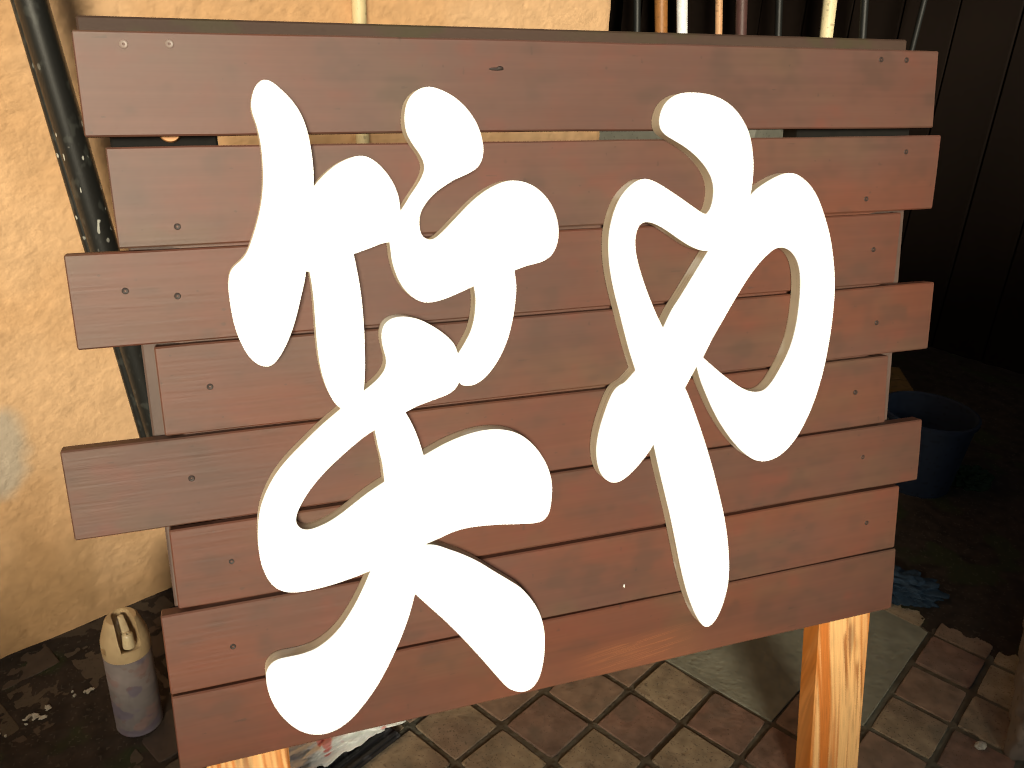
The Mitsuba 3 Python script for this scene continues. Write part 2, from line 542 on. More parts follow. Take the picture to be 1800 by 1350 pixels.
def patch_mesh():
    # hand-trowelled concrete between the two tiled areas, in grid units
    poly = [(-9, -1.03), (2.0, -1.03), (2.02, -2.0), (3.1, -2.0), (3.1, -5.0), (1.8, -5.5), (0.3, -5.2), (-9, -5.4)]
    cs = m3.CrossSection([np.array([grid(u, v) for u, v in poly])], m3.FillRule.EvenOdd)
    m = tri(cs.extrude(0.010).refine_to_length(0.03))
    v = np.array(m.vertices)
    top = v[:, 2] > 0.005
    w = meshkit.fbm(v * [30, 30, 0] + 5, 3) if False else np.sin(v[:, 0] * 41 + 1.3 * np.sin(v[:, 1] * 33)) * np.sin(v[:, 1] * 37 + np.sin(v[:, 0] * 29))
    v[:, 2] = np.where(top, -0.0005 + 0.0012 * w, -0.012)
    return trimesh.Trimesh(v, m.faces, process=False)


obj("concrete_patch", patch_mesh(), "concrete", "pavement", smooth=30)

def soil_mesh(x0, x1, y0, y1, cover):
    """Trodden soil lying unevenly over the tiles; cover(x, y) says how deep, from 0 to 1."""
    x = np.arange(x0, x1, 0.006)
    y = np.arange(y0, y1, 0.006)
    X, Y = np.meshgrid(x, y, indexing="ij")
    q = np.c_[X.ravel(), Y.ravel(), np.zeros(X.size)]
    h = 0.0065 * (meshkit.fbm(q * [9, 9, 0] + 2, 3) - 0.5) + 0.0045 * (meshkit.fbm(q * [70, 70, 0] + 7, 3) - 0.5)
    edge = cover(X.ravel(), Y.ravel()) + 0.5 * (meshkit.fbm(q * [12, 12, 0] + 9, 2) - 0.5)
    z = -0.0065 + 0.0070 * np.clip(edge, -0.5, 1.9) + h
    n, m = X.shape
    i, j = np.meshgrid(np.arange(n - 1), np.arange(m - 1), indexing="ij")
    a = (i * m + j).ravel()
    return trimesh.Trimesh(np.c_[X.ravel(), Y.ravel(), z], np.vstack([np.c_[a, a + m, a + m + 1], np.c_[a, a + m + 1, a + 1]]), process=False)


obj("soil", soil_mesh(-1.1, -0.1, -0.1, 0.9, lambda x, y: np.clip((x + 0.14) / -0.25, -0.3, 1)), "soil_dirt", smooth=True, kind="structure")
obj("soil", soil_mesh(0.7, 2.3, 0.0, 1.6, lambda x, y: np.clip((-5.0 - ((x - TO[0]) * E2[0] + (y - TO[1]) * E2[1]) / TP) / 1.0, -0.6, 1) * 1.9), "soil_dirt", smooth=True, kind="structure")

# ------------------------------------------------------------------ yellow stuccoed house wall
hw = thing("house_wall", "rough yellow ochre stucco house wall behind the left side of the sign", "wall")


def wall_front():
    s = np.arange(-1.9, CORNER_S + 1e-6, 0.0055)
    z = np.arange(0.0, 1.75, 0.0055)
    S, Z = np.meshgrid(s, z, indexing="ij")
    q = np.c_[S.ravel(), Z.ravel(), np.zeros(S.size)]
    f1 = fnoise(q * [40, 62, 0] + 3, 4)
    f2 = fnoise(q * [95, 130, 0] + 11, 3)
    rid = 1 - np.abs(2 * f1 - 1) if f1.min() >= 0 else 1 - np.abs(f1) * 2
    h = 0.0019 * rid + 0.0014 * (f2 - 0.5)
    rr = np.clip((CORNER_S - S.ravel()) / 0.03, 0, 1)
    back = 0.03 * (1 - np.sqrt(np.clip(1 - (1 - rr) ** 2, 0, 1)))
    P = WA + WD * S.ravel()[:, None] + np.array([0, 0, 1.0]) * Z.ravel()[:, None] + WN * (h - 0.004 - back)[:, None]
    n, m = S.shape
    i, j = np.meshgrid(np.arange(n - 1), np.arange(m - 1), indexing="ij")
    a = (i * m + j).ravel()
    return trimesh.Trimesh(P, np.vstack([np.c_[a, a + m, a + m + 1], np.c_[a, a + m + 1, a + 1]]), process=False)


obj("stucco_face", wall_front(), "stucco", hw, smooth=True)


def wall_box(s0, s1, d0, d1, z0, z1):
    """Box along the wall: s along it, d out of it."""
    v = np.array([[s, d, z] for s in (s0, s1) for d in (d0, d1) for z in (z0, z1)])
    P = WA + v[:, :1] * WD + v[:, 1:2] * WN + v[:, 2:] * [0, 0, 1.0]
    return trimesh.convex.convex_hull(P)


obj("core", wall_box(-1.9, CORNER_S - 0.002, -1.15, -0.036, 0, 1.75), "stucco", hw, smooth=False)
obj("upper_storey", wall_box(-1.9, CORNER_S - 0.004, -1.15, -0.006, 1.752, 2.7), "stucco", hw, smooth=False)
# pale conduit on that wall
pc = WA + WD * 0.7543
pk = thing("conduit_pipe", "pale cream conduit pipe running up the yellow stucco wall behind the top plank", "pipe")
pb = np.array([0.0955, 0.9020, 0]) + WN * 0.006
obj("tube", tube([pb + [0, 0, z] for z in np.linspace(0.02, 2.6, 12)], 0.0125, 20), "pipe_paint", pk)
for z in (0.35, 1.35, 2.2):
    c = pb + np.array([0, 0, z])
    obj("clip", tube([c - [0, 0, 0.009], c + [0, 0, 0.009]], 0.0155, 20), "pipe_paint", pk)

# ------------------------------------------------------------------ dark boarded walls of the passage on the right
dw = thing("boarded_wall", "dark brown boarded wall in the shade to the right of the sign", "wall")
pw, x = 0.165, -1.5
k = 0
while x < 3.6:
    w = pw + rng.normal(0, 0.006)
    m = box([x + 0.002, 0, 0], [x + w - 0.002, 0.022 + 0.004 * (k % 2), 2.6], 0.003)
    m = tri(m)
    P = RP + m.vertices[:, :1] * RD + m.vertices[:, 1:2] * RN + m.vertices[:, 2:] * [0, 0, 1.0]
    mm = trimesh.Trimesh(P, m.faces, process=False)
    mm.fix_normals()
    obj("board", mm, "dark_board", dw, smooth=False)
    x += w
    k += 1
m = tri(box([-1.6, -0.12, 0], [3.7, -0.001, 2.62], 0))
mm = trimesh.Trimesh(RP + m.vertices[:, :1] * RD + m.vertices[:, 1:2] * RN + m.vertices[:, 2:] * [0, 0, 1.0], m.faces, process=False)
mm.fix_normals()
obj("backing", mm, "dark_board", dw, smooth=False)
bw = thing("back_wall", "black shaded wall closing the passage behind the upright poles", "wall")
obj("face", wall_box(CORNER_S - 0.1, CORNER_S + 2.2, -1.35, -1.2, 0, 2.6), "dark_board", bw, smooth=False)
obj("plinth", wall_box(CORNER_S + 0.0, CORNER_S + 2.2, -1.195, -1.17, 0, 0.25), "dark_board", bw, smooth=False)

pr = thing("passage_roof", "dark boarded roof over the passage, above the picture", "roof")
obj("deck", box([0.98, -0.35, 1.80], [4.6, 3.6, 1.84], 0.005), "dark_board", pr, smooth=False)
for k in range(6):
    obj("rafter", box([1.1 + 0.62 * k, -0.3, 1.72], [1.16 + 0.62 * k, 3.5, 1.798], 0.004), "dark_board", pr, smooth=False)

# a neighbour's wall behind the viewer's right shoulder: it keeps the lamp-like light out of the passage
nb = thing("neighbour_wall", "dark plaster wall of the house across the lane, outside the picture", "wall")
obj("face", box([0.32, -2.35, 0], [6.5, -2.15, 1.62], 0.01), "outer_plaster", nb, smooth=False)
obj("coping", box([0.29, -2.40, 1.62], [6.55, -2.10, 1.70], 0.01), "outer_plaster", nb, smooth=False)

lw = thing("garden_wall", "low plastered wall along the lane, outside the picture", "wall")
obj("face", box([-4.5, -2.34, 0], [0.30, -2.16, 0.72], 0.01), "outer_plaster", lw, smooth=False)
obj("coping", box([-4.53, -2.38, 0.72], [0.285, -2.12, 0.77], 0.01), "outer_plaster", lw, smooth=False)
gp = thing("gate_pier", "thick plastered gate pier on the low lane wall, outside the picture", "pier")
obj("shaft", box([-3.4, -2.42, 0.001], [-1.12, -2.08, 0.98], 0.012), "outer_plaster", gp, smooth=False)
obj("cap", box([-3.44, -2.46, 0.981], [-1.08, -2.04, 1.04], 0.012), "outer_plaster", gp, smooth=False)

# ------------------------------------------------------------------ the signboard
sb = thing("signboard", "brown plank signboard with two thick white brush-style characters, leaning back on pine legs", "sign")
J = [0.7482, 0.6585, 0.6495, 0.5576, 0.4660, 0.3741, 0.2791, 0.1875, 0.0932, 0.0]
TH = 0.018
#  x0, x1, y0, y1, n offset, paint, gap at left / right ends
PL = [(-0.2903, 0.6692, J[1], J[0], 0.0, 0), (-0.2750, 0.6822, J[3] + 0.0015, J[2], 0.0004, 1), (-0.3215, 0.6310, J[4] + 0.0016, J[3] - 0.0015, -0.0005, 2),
      (-0.2556, 0.6946, J[5] + 0.0016, J[4] - 0.0016, 0.0003, 3), (-0.3488, 0.6312, J[6] + 0.0018, J[5] - 0.0018, -0.0003, 0),
      (-0.2630, 0.6963, J[7] + 0.0030, J[6] - 0.0018, 0.0004, 2), (-0.2814, 0.6676, J[8] + 0.0012, J[7] - 0.0022, -0.0004, 3),
      (-0.2819, 0.6705, J[9], J[8] - 0.0012, 0.0003, "worn")]
ENDS = [(-0.2898, -0.2906, 0.6688, 0.6703), (-0.275, -0.275, 0.6842, 0.6802), (-0.3215, -0.3215, 0.6323, 0.6297), (-0.2555, -0.2556, 0.6952, 0.694),
        (-0.3492, -0.3484, 0.6299, 0.6325), (-0.263, -0.2635, 0.6958, 0.6967), (-0.2814, -0.2816, 0.6676, 0.6676), (-0.2816, -0.2822, 0.6701, 0.671)]
SCREWS = [[(-0.249, 0.737, 1), (-0.211, 0.738, 1), (0.582, 0.737, 0), (0.620, 0.737, 0)], [(-0.222, 0.577, 0), (0.574, 0.575, 0), (0.630, 0.630, 0)],
          [(-0.229, 0.512, 0), (-0.274, 0.520, 0), (0.592, 0.512, 0)], [(-0.209, 0.421, 0), (0.605, 0.418, 0)], [(-0.236, 0.329, 0), (0.580, 0.328, 0)],
          [(-0.207, 0.234, 0), (0.599, 0.237, 0)], [(-0.215, 0.137, 0), (0.615, 0.140, 0)], []]


def plank_mesh(i):
    _, _, y0, y1, dn, _ = PL[i]
    lt, lb, rt, rb = ENDS[i]
    r = np.random.default_rng(50 + i)
    n, b = 26, 0.0016
    # cross-section loops along x: chamfered rectangle, edges wandering a little as sawn timber does
    loops = []
    wy0 = np.cumsum(r.normal(0, 0.00018, n + 1)); wy1 = np.cumsum(r.normal(0, 0.00018, n + 1))
    wy0 -= np.linspace(wy0[0], wy0[-1], n + 1); wy1 -= np.linspace(wy1[0], wy1[-1], n + 1)
    cup = r.uniform(-0.0006, 0.0006)
    for k in range(n + 1):
        t = k / n
        yb, yt = y0 + wy0[k], y1 + wy1[k]
        tx = (k / n) * (rt - lt) + lt
        mid = -0.235 < tx < 0.60
        lo, hi, md = (0.0065 if 0 < i < 7 and mid else 0.0), (0.0085 if i > 1 and mid else 0.0), dn - TH * 0.55   # shiplap: a back lip laps behind the plank below
        prof = [(yb + b, dn), ((yb + yt) / 2, dn + cup), (yt - b, dn), (yt, dn - b), (yt, md), (yt - hi, md), (yt - hi, dn - TH + b), (yt - hi - b, dn - TH),
                (yb + b, dn - TH), (yb - lo, dn - TH + b), (yb - lo, md - 0.0012), (yb, md - 0.0012), (yb, dn - b)]
        inset = b if k in (0, n) else 0
        for y, nn in prof:
            s = (y - y0) / (y1 - y0)
            xa, xb = lb + (lt - lb) * s, rb + (rt - rb) * s
            xx = xa + (xb - xa) * t
            loops.append((xx, y, nn))
    v = np.array(loops)
    q = 13
    # bevelled ends: an extra smaller loop at each end
    def endloop(k, sgn):
        l = v[k * q:(k + 1) * q].copy()
        c = l.mean(0)
        l[:, 1] += np.sign(c[1] - l[:, 1]) * b * 0.8
        l[:, 2] += np.sign(c[2] - l[:, 2]) * b * 0.8
        l[:, 0] += sgn * b * 0.8
        return l
    v = np.vstack([endloop(0, -1), v, endloop(n, 1)])
    v[:q, 0] += b * 0.8
    v[q:2 * q, 0] += b * 0.8
    v[-q:, 0] -= b * 0.8
    v[-2 * q:-q, 0] -= b * 0.8
    L = n + 3
    f = []
    for k in range(L - 1):
        for j in range(q):
            a, c = k * q + j, k * q + (j + 1) % q
            f += [[a, c, c + q], [a, c + q, a + q]]
    v = np.vstack([v, v[:q].mean(0), v[-q:].mean(0)])
    f += [[len(v) - 2, (j + 1) % q, j] for j in range(q)] + [[len(v) - 1, (L - 1) * q + j, (L - 1) * q + (j + 1) % q] for j in range(q)]
    m = trimesh.Trimesh(b2w(v), f, process=False)
    m.fix_normals()
    return m


def screw_mesh(x, y, n, r):
    """Countersunk cross-head: dished ring round a recess."""
    prof = [(0.0, -0.0018), (r * 0.28, -0.0018), (r * 0.34, 0.0004), (r * 0.8, 0.0006), (r, 0.0002), (r * 1.05, -0.001)]
    k = 16
    v, f = [], []
    for rr, h in prof:
        for j in range(k):
            a = 2 * math.pi * j / k
            w = rr * (1 - 0.35 * (rr == r * 0.28) * (j % 4 != 0))
            v.append((x + w * math.cos(a), y + w * math.sin(a), n + h))
    for a in range(len(prof) - 1):
        for j in range(k):
            p, q = a * k + j, a * k + (j + 1) % k
            f += [[p, q, q + k], [p, q + k, p + k]]
    m = trimesh.Trimesh(b2w(v), f, process=False)
    return m


for i in range(8):
    pk_ = obj("plank", plank_mesh(i), f"plank_paint_{PL[i][5]}", sb, smooth=35)
    for x, y, bright in SCREWS[i]:
        obj("screw", screw_mesh(x, y, PL[i][4] + 0.0002, 0.0037 if bright else 0.0031), "screw_steel" if bright else "screw_dark", pk_, smooth=30)
# knot hole mark on the top plank
tag("signboard__plank_007", label="bottom plank scuffed orange near its lower edge")
kn = m3.Manifold.sphere(1.0, 24).scale((0.008, 0.0016, 0.0009)).translate((0.098, 0.7205, 0.0))
kn = kn + m3.Manifold.sphere(1.0, 24).scale((0.0035, 0.002, 0.0012)).translate((0.102, 0.7215, 0.0))
obj("knot", on_board(kn), "screw_dark", "signboard__plank", smooth=True)
obj("paint_drip", on_board(m3.Manifold.sphere(1.0, 16).scale((0.0008, 0.0026, 0.0006)).translate((0.2464, 0.1175, 0.0))), "white_paint", "signboard__plank_006", smooth=True)
# frame behind the planks
obj("top_rail", on_board(box([-0.2868, 0.706, -0.041], [0.6375, 0.7632, -0.0195], 0.002)), "rail_paint", sb, smooth=False)
obj("post", on_board(box([-0.268, 0.0215, -0.056], [-0.176, 0.628, -0.0195], 0.002)), "frame_paint", sb, smooth=False)
obj("post", on_board(box([0.565, 0.0215, -0.056], [0.655, 0.628, -0.0195], 0.002)), "frame_paint", sb, smooth=False)


def leg(x0, x1, y1, name_seed):
    yb = -(BO[2]) / math.cos(LEAN)
    m = tri(box([x0, yb - 0.02, -0.056], [x1, y1, -0.0195], 0.0025))
    m = on_board(m)
    # saw the foot level with the ground
    q = m3.Manifold(m3.Mesh(vert_properties=np.asarray(m.vertices, np.float32), tri_verts=np.asarray(m.faces, np.uint32)))
    return q.trim_by_plane((0, 0, 1), 0.001)


obj("leg", tri(leg(-0.257, -0.168, 0.0195, 1)), "raw_pine", sb, smooth=False, label="unpainted pine leg")
obj("leg", tri(leg(0.565, 0.654, 0.0195, 2)), "raw_pine", sb, smooth=False, label="unpainted pine leg")
obj("bracket", on_board(box([-0.272, 0.6295, -0.052], [-0.1775, 0.7045, -0.0215], 0.002)), "bracket_black", sb, smooth=False, label="black steel bracket in the slit")
obj("bracket", on_board(box([0.485, 0.6295, -0.052], [0.655, 0.7045, -0.0215], 0.002)), "bracket_black", sb, smooth=False, label="black steel bracket in the slit")
# round wooden plug showing in the slit under the top plank
plug = m3.Manifold.cylinder(0.012, 0.0105, 0.0105, 28).rotate((0, 0, 0)).translate((-0.219, 0.6625, -0.0185))
obj("plug", on_board(m3.Manifold.cylinder(0.006, 0.0105, 0.0095, 28).translate((-0.2195, 0.6640, -0.0194))), "plug_orange", sb)

W = ["-1309,7069 -1360,7063 -1415,7015 -1452,6924 -1469,6833 -1463,6767 -1433,6683 -1417,6573 -1408,6455 -1407,6344 -1416,6198 -1434,6042 -1476,5878 -1535,5713 -1601,5557 -1633,5496 -1691,5432 -1764,5387 -1799,5336 -1820,5266 -1829,5176 -1828,5040 -1814,4875 -1809,4828 -1779,4687 -1724,4532 -1652,4440 -1593,4401 -1522,4389 -1475,4409 -1395,4501 -1320,4627 -1254,4773 -1200,4928 -1159,5065 -1119,5192 -1094,5299c -1062,5294c -1049,5160 -1042,5019 -1044,4822 -1048,4584 -1037,4370 -1015,4222 -975,4069 -916,3954 -859,3887c -1066,3736 -1280,3557 -1441,3418 -1555,3292 -1641,3162 -1703,3039 -1744,2936 -1778,2777 -1797,2603 -1795,2424 -1783,2286 -1714,2090 -1649,2020 -1531,1956 -1397,1941 -1099,1959 -859,2007 -671,2052c -746,1902 -847,1707 -973,1534 -1039,1451 -1169,1332 -1317,1251 -1459,1227 -1608,1227 -1715,1234 -1797,1191 -1853,1114 -1858,1002 -1847,851 -1811,705 -1745,549 -1639,386 -1526,279 -1408,216 -1285,197 -1148,221 -1006,298 -870,432 -697,628 -579,814 -459,1035 -362,1225 -275,1451 -200,1684c -35,1482 121,1297 333,1013 550,697 773,358 841,253 946,183 1018,156 1078,154 1164,174 1251,269 1303,460 1331,681 1332,868 1301,1061 1244,1220 1152,1373 1039,1534 913,1629 712,1792 548,1939 385,2049 171,2167 65,2220 -56,2252c 112,2296 244,2341 397,2366 562,2360 785,2346 1068,2301 1241,2282 1334,2289 1394,2344 1424,2426 1433,2482 1450,2618 1452,2732 1425,2884 1359,3041 1259,3199 1137,3326 1027,3400 874,3452 743,3469 591,3466 418,3435 225,3380 96,3322 -23,3269c -64,3439 -126,3625 -192,3770c -65,3820 122,3871 290,3909 355,3954 388,4002 400,4034c 430,3998 492,3976 588,3981 697,4043 819,4177 910,4324 978,4473 1038,4695 1070,4906 1073,5015 1058,5176c 1181,5212 1377,5243 1471,5291 1530,5374 1560,5458 1571,5563 1558,5681 1513,5808 1435,5926 1323,6027 1211,6082 1089,6103 1001,6103 890,6071 747,6004 624,5918 480,5787 346,5661 258,5584 192,5541 150,5537 78,5572 60,5624 52,5714 64,5803 115,5891 225,6006 365,6091 516,6151 285,6051 426,6126 598,6182 690,6231 743,6309 761,6411 749,6503 723,6613 668,6723 583,6831 479,6921 347,6987 234,7019 158,7012 61,6963 1,6893 -32,6805 -45,6691 -35,6584 17,6486 88,6395 132,6312 140,6239 115,6176 52,6077 -25,5982 -130,5836c -138,5959 -158,6048 -176,6092 -244,6221 -358,6336 -439,6373 -503,6381 -595,6362 -735,6304 -841,6218 -918,6145 -959,6098c -949,6229 -949,6378 -961,6508 -980,6646 -1026,6782 -1095,6892 -1189,6987 -1260,7049",
     "-622,5440c -478,5483 -324,5531 -258,5538c -249,5420 -252,5408 -233,5286 -194,5162 -128,5034 -17,4938 66,4904 151,4902 271,4922 425,4974 569,5028 605,5041c 618,4908 617,4848 598,4699 557,4561 479,4446 404,4339c 365,4446 297,4543 159,4650 23,4736 -95,4774 -203,4788 -302,4771 -368,4718 -398,4633 -399,4535 -381,4435 -356,4353 -371,4274 -404,4208 -498,4127 -613,4047c -588,4247 -568,4540 -567,4783 -571,5004 -587,5195 -609,5356",
     "-528,3618c -502,3423 -473,3252 -460,3038c -633,2947 -802,2843 -935,2750 -1067,2681 -1184,2644 -1290,2625 -1350,2644 -1392,2696 -1408,2749 -1386,2835 -1326,2936 -1257,3036 -1181,3124 -1055,3251 -901,3373 -725,3504 -622,3568"]
Y = ["3131,6976 2994,6967 2896,6925 2812,6858 2770,6780 2744,6676 2762,6592 2818,6534 2919,6485 3071,6409 3213,6315 3346,6187 3428,6065 3461,5942 3450,5809 3414,5721 3370,5669c 3324,5680 3257,5716 3060,5845 2867,5961 2728,6041 2628,6075 2585,6077 2504,6074 2402,6007 2300,5910 2233,5792 2188,5653 2154,5522 2149,5369 2157,5183 2190,5005 2237,4802 2274,4698 2351,4394 2417,4179 2496,3948c 2419,3873 2349,3803 2292,3803 2230,3755 2170,3656 2111,3506 2051,3344 2016,3201 1997,3055 2009,2905 2051,2760 2124,2673 2210,2623 2283,2620 2382,2659 2505,2753 2628,2877 2696,2961 2743,3031c 2806,2769 2861,2559 2917,2339 2977,2134 3066,1740 3148,1354 3248,988 3355,726 3444,561 3497,501 3549,469 3617,476 3716,586 3794,782 3853,1013 3856,1285 3809,1688 3747,1978 3679,2219 3623,2409 3580,2563 3461,2919 3333,3256 3208,3550 3148,3672c 3297,3915c 3350,3751 3454,3517 3538,3349 3651,3158 3820,2932 3962,2779 4147,2630 4273,2600 4413,2600 4551,2649 4672,2746 4779,2856 4882,3030 4982,3228 5065,3477 5137,3761 5197,4188 5212,4540 5208,4773 5167,5029 5113,5271 5043,5465 4961,5646 4882,5803 4778,5937 4652,6032 4543,6088 4451,6096 4347,6083 4221,6033 4096,5973 3997,5907 3940,5851c 3961,5982 3970,6150 3970,6185 3942,6406 3895,6549 3809,6691 3672,6831 3513,6916 3345,6963",
     "2591,5620 2685,5606 2840,5532 2999,5420 3147,5328 3283,5269 3358,5256 3408,5255c 3301,5105 3159,4898 3046,4738 2952,4612 2842,4411c 2758,4569 2652,4796 2663,4771 2564,5012 2497,5216 2468,5394 2488,5517 2533,5597",
     "4390,5246 4464,5232 4547,5183 4619,5106 4675,4979 4694,4853 4704,4738 4696,4555 4677,4313 4629,4095 4557,3925 4457,3757 4357,3601 4265,3527 4198,3509 4089,3513 3966,3560 3843,3638 3639,3794 3380,4014c 3494,4219 3640,4444 3797,4689 3992,4965 4116,5090 4229,5183 4305,5234"]



def ring(s):
    pts, cor = [], []
    for w in s.split():
        c = w.endswith("c")
        a, b = w.rstrip("c").split(",")
        pts.append((int(a) / 10000, int(b) / 10000))
        cor.append(c)
    p = np.array(pts)
    N = len(p)
    # light smoothing of the hand-read points between corners
    sm = p.copy()
    for _ in range(1):
        t = sm.copy()
        for i in range(N):
            if not (cor[i] or cor[i - 1] or cor[(i + 1) % N]):
                t[i] = sm[i] * 0.6 + 0.2 * (sm[i - 1] + sm[(i + 1) % N])
        sm = t
    out = []
    for i in range(N):
        j = (i + 1) % N
        a, b = sm[i], sm[j]
        p0 = sm[i - 1] if not cor[i] else a - (b - a)
        p3 = sm[(j + 1) % N] if not cor[j] else b + (b - a)
        d = max(np.linalg.norm(b - a), 1e-6)
        m0 = (b - p0) * d / max(np.linalg.norm(b - a) + np.linalg.norm(a - p0), 1e-6)
        m1 = (p3 - a) * d / max(np.linalg.norm(p3 - b) + np.linalg.norm(b - a), 1e-6)
        if cor[i]:
            m0 = (b - a)
        if cor[j]:
            m1 = (b - a)
        n = max(2, int(d / 0.0028))
        for k in range(n):
            t = k / n
            h00, h10, h01, h11 = 2 * t**3 - 3 * t**2 + 1, t**3 - 2 * t**2 + t, -2 * t**3 + 3 * t**2, t**3 - t**2
            out.append(h00 * a + h10 * m0 + h01 * b + h11 * m1)
    return np.array(out)


LT = 0.0185
for data, lab in ((W, "white cut-out kanji on the left half of the board"), (Y, "white cut-out kana on the right half of the board")):
    cs = m3.CrossSection([ring(r) for r in data], m3.FillRule.EvenOdd)
    face = cs.extrude(0.0013).translate((0, 0, LT - 0.0013))
    body = cs.offset(-0.00015, m3.JoinType.Miter).extrude(LT - 0.0014 - 0.0007).translate((0, 0, 0.0007))
    ck = obj("character", on_board(face), "white_paint", sb, smooth=25, label=lab)
    obj("cut_edge", on_board(body), "cut_edge", ck, smooth=40)

# ------------------------------------------------------------------ black steel uprights behind the sign's left edge
def long_line(a, b, ext):
    a, b = np.array(a), np.array(b)
    d = (a - b) / np.linalg.norm(a - b)
    return [b + d * t for t in np.linspace(0, np.linalg.norm(a - b) + ext, 14)]


pa = thing("steel_pole", "thick scuffed black steel pole slanting down behind the left ends of the planks", "pole")
obj("shaft", tube(long_line([-0.3695, 0.576, 1.034], [-0.25, 0.594, 0.012], 0.7), 0.0195, 28), "black_steel", pa)
obj("foot_plate", tube([[-0.25, 0.594, 0.001], [-0.25, 0.594, 0.012]], 0.034, 24), "black_steel", pa)
pb2 = thing("steel_pole", "thin black steel rod hugging the left side of the thick black pole", "pole")
obj("shaft", tube(long_line([-0.3865, 0.583, 1.033], [-0.276, 0.601, 0.006], 0.7), 0.0075, 18), "black_steel", pb2)
obj("foot_cap", tube([[-0.276, 0.601, 0.001], [-0.2771, 0.601, 0.02]], 0.0095, 18), "black_steel", pb2)

# ------------------------------------------------------------------ poles stood up along the dark wall
POLES = [("wooden_pole", "reddish brown wooden pole standing left of the bright white pole", [1.456, 2.318, 1.031], [1.488, 2.26, 0.559], 0.0235, "pole_brown"),
         ("plastic_pole", "bright white pole standing behind the top plank, between the brown and the thin tan poles", [1.498, 2.241, 1.036], [1.531, 2.18, 0.572], 0.0195, "pole_white"),
         ("wooden_pole", "thin tan stick standing just right of the bright white pole", [1.569, 2.112, 1.043], [1.6, 2.054, 0.593], 0.0125, "pole_tan"),
         ("wooden_pole", "dim mauve brown pole standing right of the thin tan stick", [1.61, 2.036, 1.047], [1.641, 1.98, 0.605], 0.0190, "pole_mauve"),
         ("plastic_pole", "mottled cream pole leaning alone behind the right part of the top plank", [1.758, 1.766, 1.063], [1.774, 1.736, 0.645], 0.0215, "pole_beige"),
         ("iron_rod", "dim grey rod left of the brown wooden pole, beside the wall corner", [1.406, 2.408, 1.026], [1.434, 2.358, 0.543], 0.0135, "pole_grey"),
         ("iron_rod", "dim grey rod between the mauve pole and the cream pole", [1.675, 1.917, 1.054], [1.707, 1.86, 0.625], 0.0120, "pole_grey"),
         ("iron_rod", "dim grey rod just right of the mottled cream pole", [1.811, 1.669, 1.069], [1.841, 1.615, 0.665], 0.0120, "pole_grey"),
         ("iron_rod", "dim grey rod above the right end of the top plank", [1.897, 1.513, 1.078], [1.894, 1.517, 0.886], 0.0085, "pole_grey")]
for nm, lab, a, b, r, mat in POLES:
    a, b = np.array(a), np.array(b)
    d = (b - a) / (a[2] - b[2])
    foot = a + d * (a[2] - 0.004)
    top = a - d * 0.65
    pk2 = thing(nm, lab, "pole")
    n = 14
    L = [foot + (top - foot) * t for t in np.linspace(0, 1, n)]
    obj("shaft", tube(L, r * (1 + 0.04 * np.sin(np.arange(n) * 1.7))), mat, pk2)
    obj("end_cap", tube([foot - (top - foot) / np.linalg.norm(top - foot) * 0.0, foot + (top - foot) * 0.02], r * 1.18, 16), "pole_grey", pk2)

# pale plastic crate seen through the slit under the top plank
cr = thing("storage_crate", "pale grey plastic crate glimpsed through the slit under the top plank", "crate")
O = np.array([1.20, 2.30, 0.0]) + RN * 0.16


def on_r(m, o):
    m = tri(m)
    mm = trimesh.Trimesh(o + m.vertices[:, :1] * RD + m.vertices[:, 1:2] * RN + m.vertices[:, 2:] * [0, 0, 1.0], m.faces, process=False)
    mm.fix_normals()
    return mm


outer = box([0, 0, 0.30], [0.86, 0.24, 0.80], 0.012)
inner = box([0.012, 0.012, 0.315], [0.848, 0.228, 0.85], 0.006)
obj("tub", on_r(outer - inner, O), "crate_grey", cr)
obj("rim", on_r(box([-0.012, -0.012, 0.776], [0.872, 0.252, 0.798], 0.004) - box([0.012, 0.012, 0.7], [0.848, 0.228, 0.9], 0), O), "crate_grey", cr)
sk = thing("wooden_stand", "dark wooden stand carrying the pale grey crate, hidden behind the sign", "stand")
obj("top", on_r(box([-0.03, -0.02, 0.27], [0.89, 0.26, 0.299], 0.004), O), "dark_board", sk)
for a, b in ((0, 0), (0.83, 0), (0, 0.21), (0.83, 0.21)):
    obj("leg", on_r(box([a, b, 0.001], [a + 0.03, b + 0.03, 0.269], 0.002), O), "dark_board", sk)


# ------------------------------------------------------------------ small things on the ground
def crumple(size, seed, amp=0.35, sub=5, pinch=1.0):
    m = trimesh.creation.icosphere(subdivisions=sub)
    v = np.array(m.vertices)
    r = np.random.default_rng(seed)
    h = np.zeros(len(v))
    for k in range(26):
        d = r.normal(size=3)
        d /= np.linalg.norm(d)
        h += np.abs(np.sin(v @ d * r.uniform(3, 11) + r.uniform(0, 6))) * r.uniform(0.3, 1)
    h = (h - h.mean()) / h.std()
    v = v * (1 + amp * 0.33 * np.clip(h, -2, 2))[:, None]
    v[:, 2] = np.where(v[:, 2] < -0.55, -0.55 + (v[:, 2] + 0.55) * 0.1, v[:, 2])
    v *= size
    v[:, 2] -= v[:, 2].min()
    return trimesh.Trimesh(v, m.faces, process=False)


def put(m, x, y, z=0.0, rot=0.0):
    m = tri(m).copy()
    m.apply_transform(trimesh.transformations.rotation_matrix(math.radians(rot), [0, 0, 1]))
    m.apply_translation([x, y, z])
    return m


# spray can by the wall
CX, CY = -0.370, 0.398
sc_ = thing("spray_can", "dirty lilac grey spray can with a beige cap standing by the yellow wall", "can")


def lathe(prof, k=56):
    m = trimesh.creation.revolve(np.array(prof), sections=k)
    return m


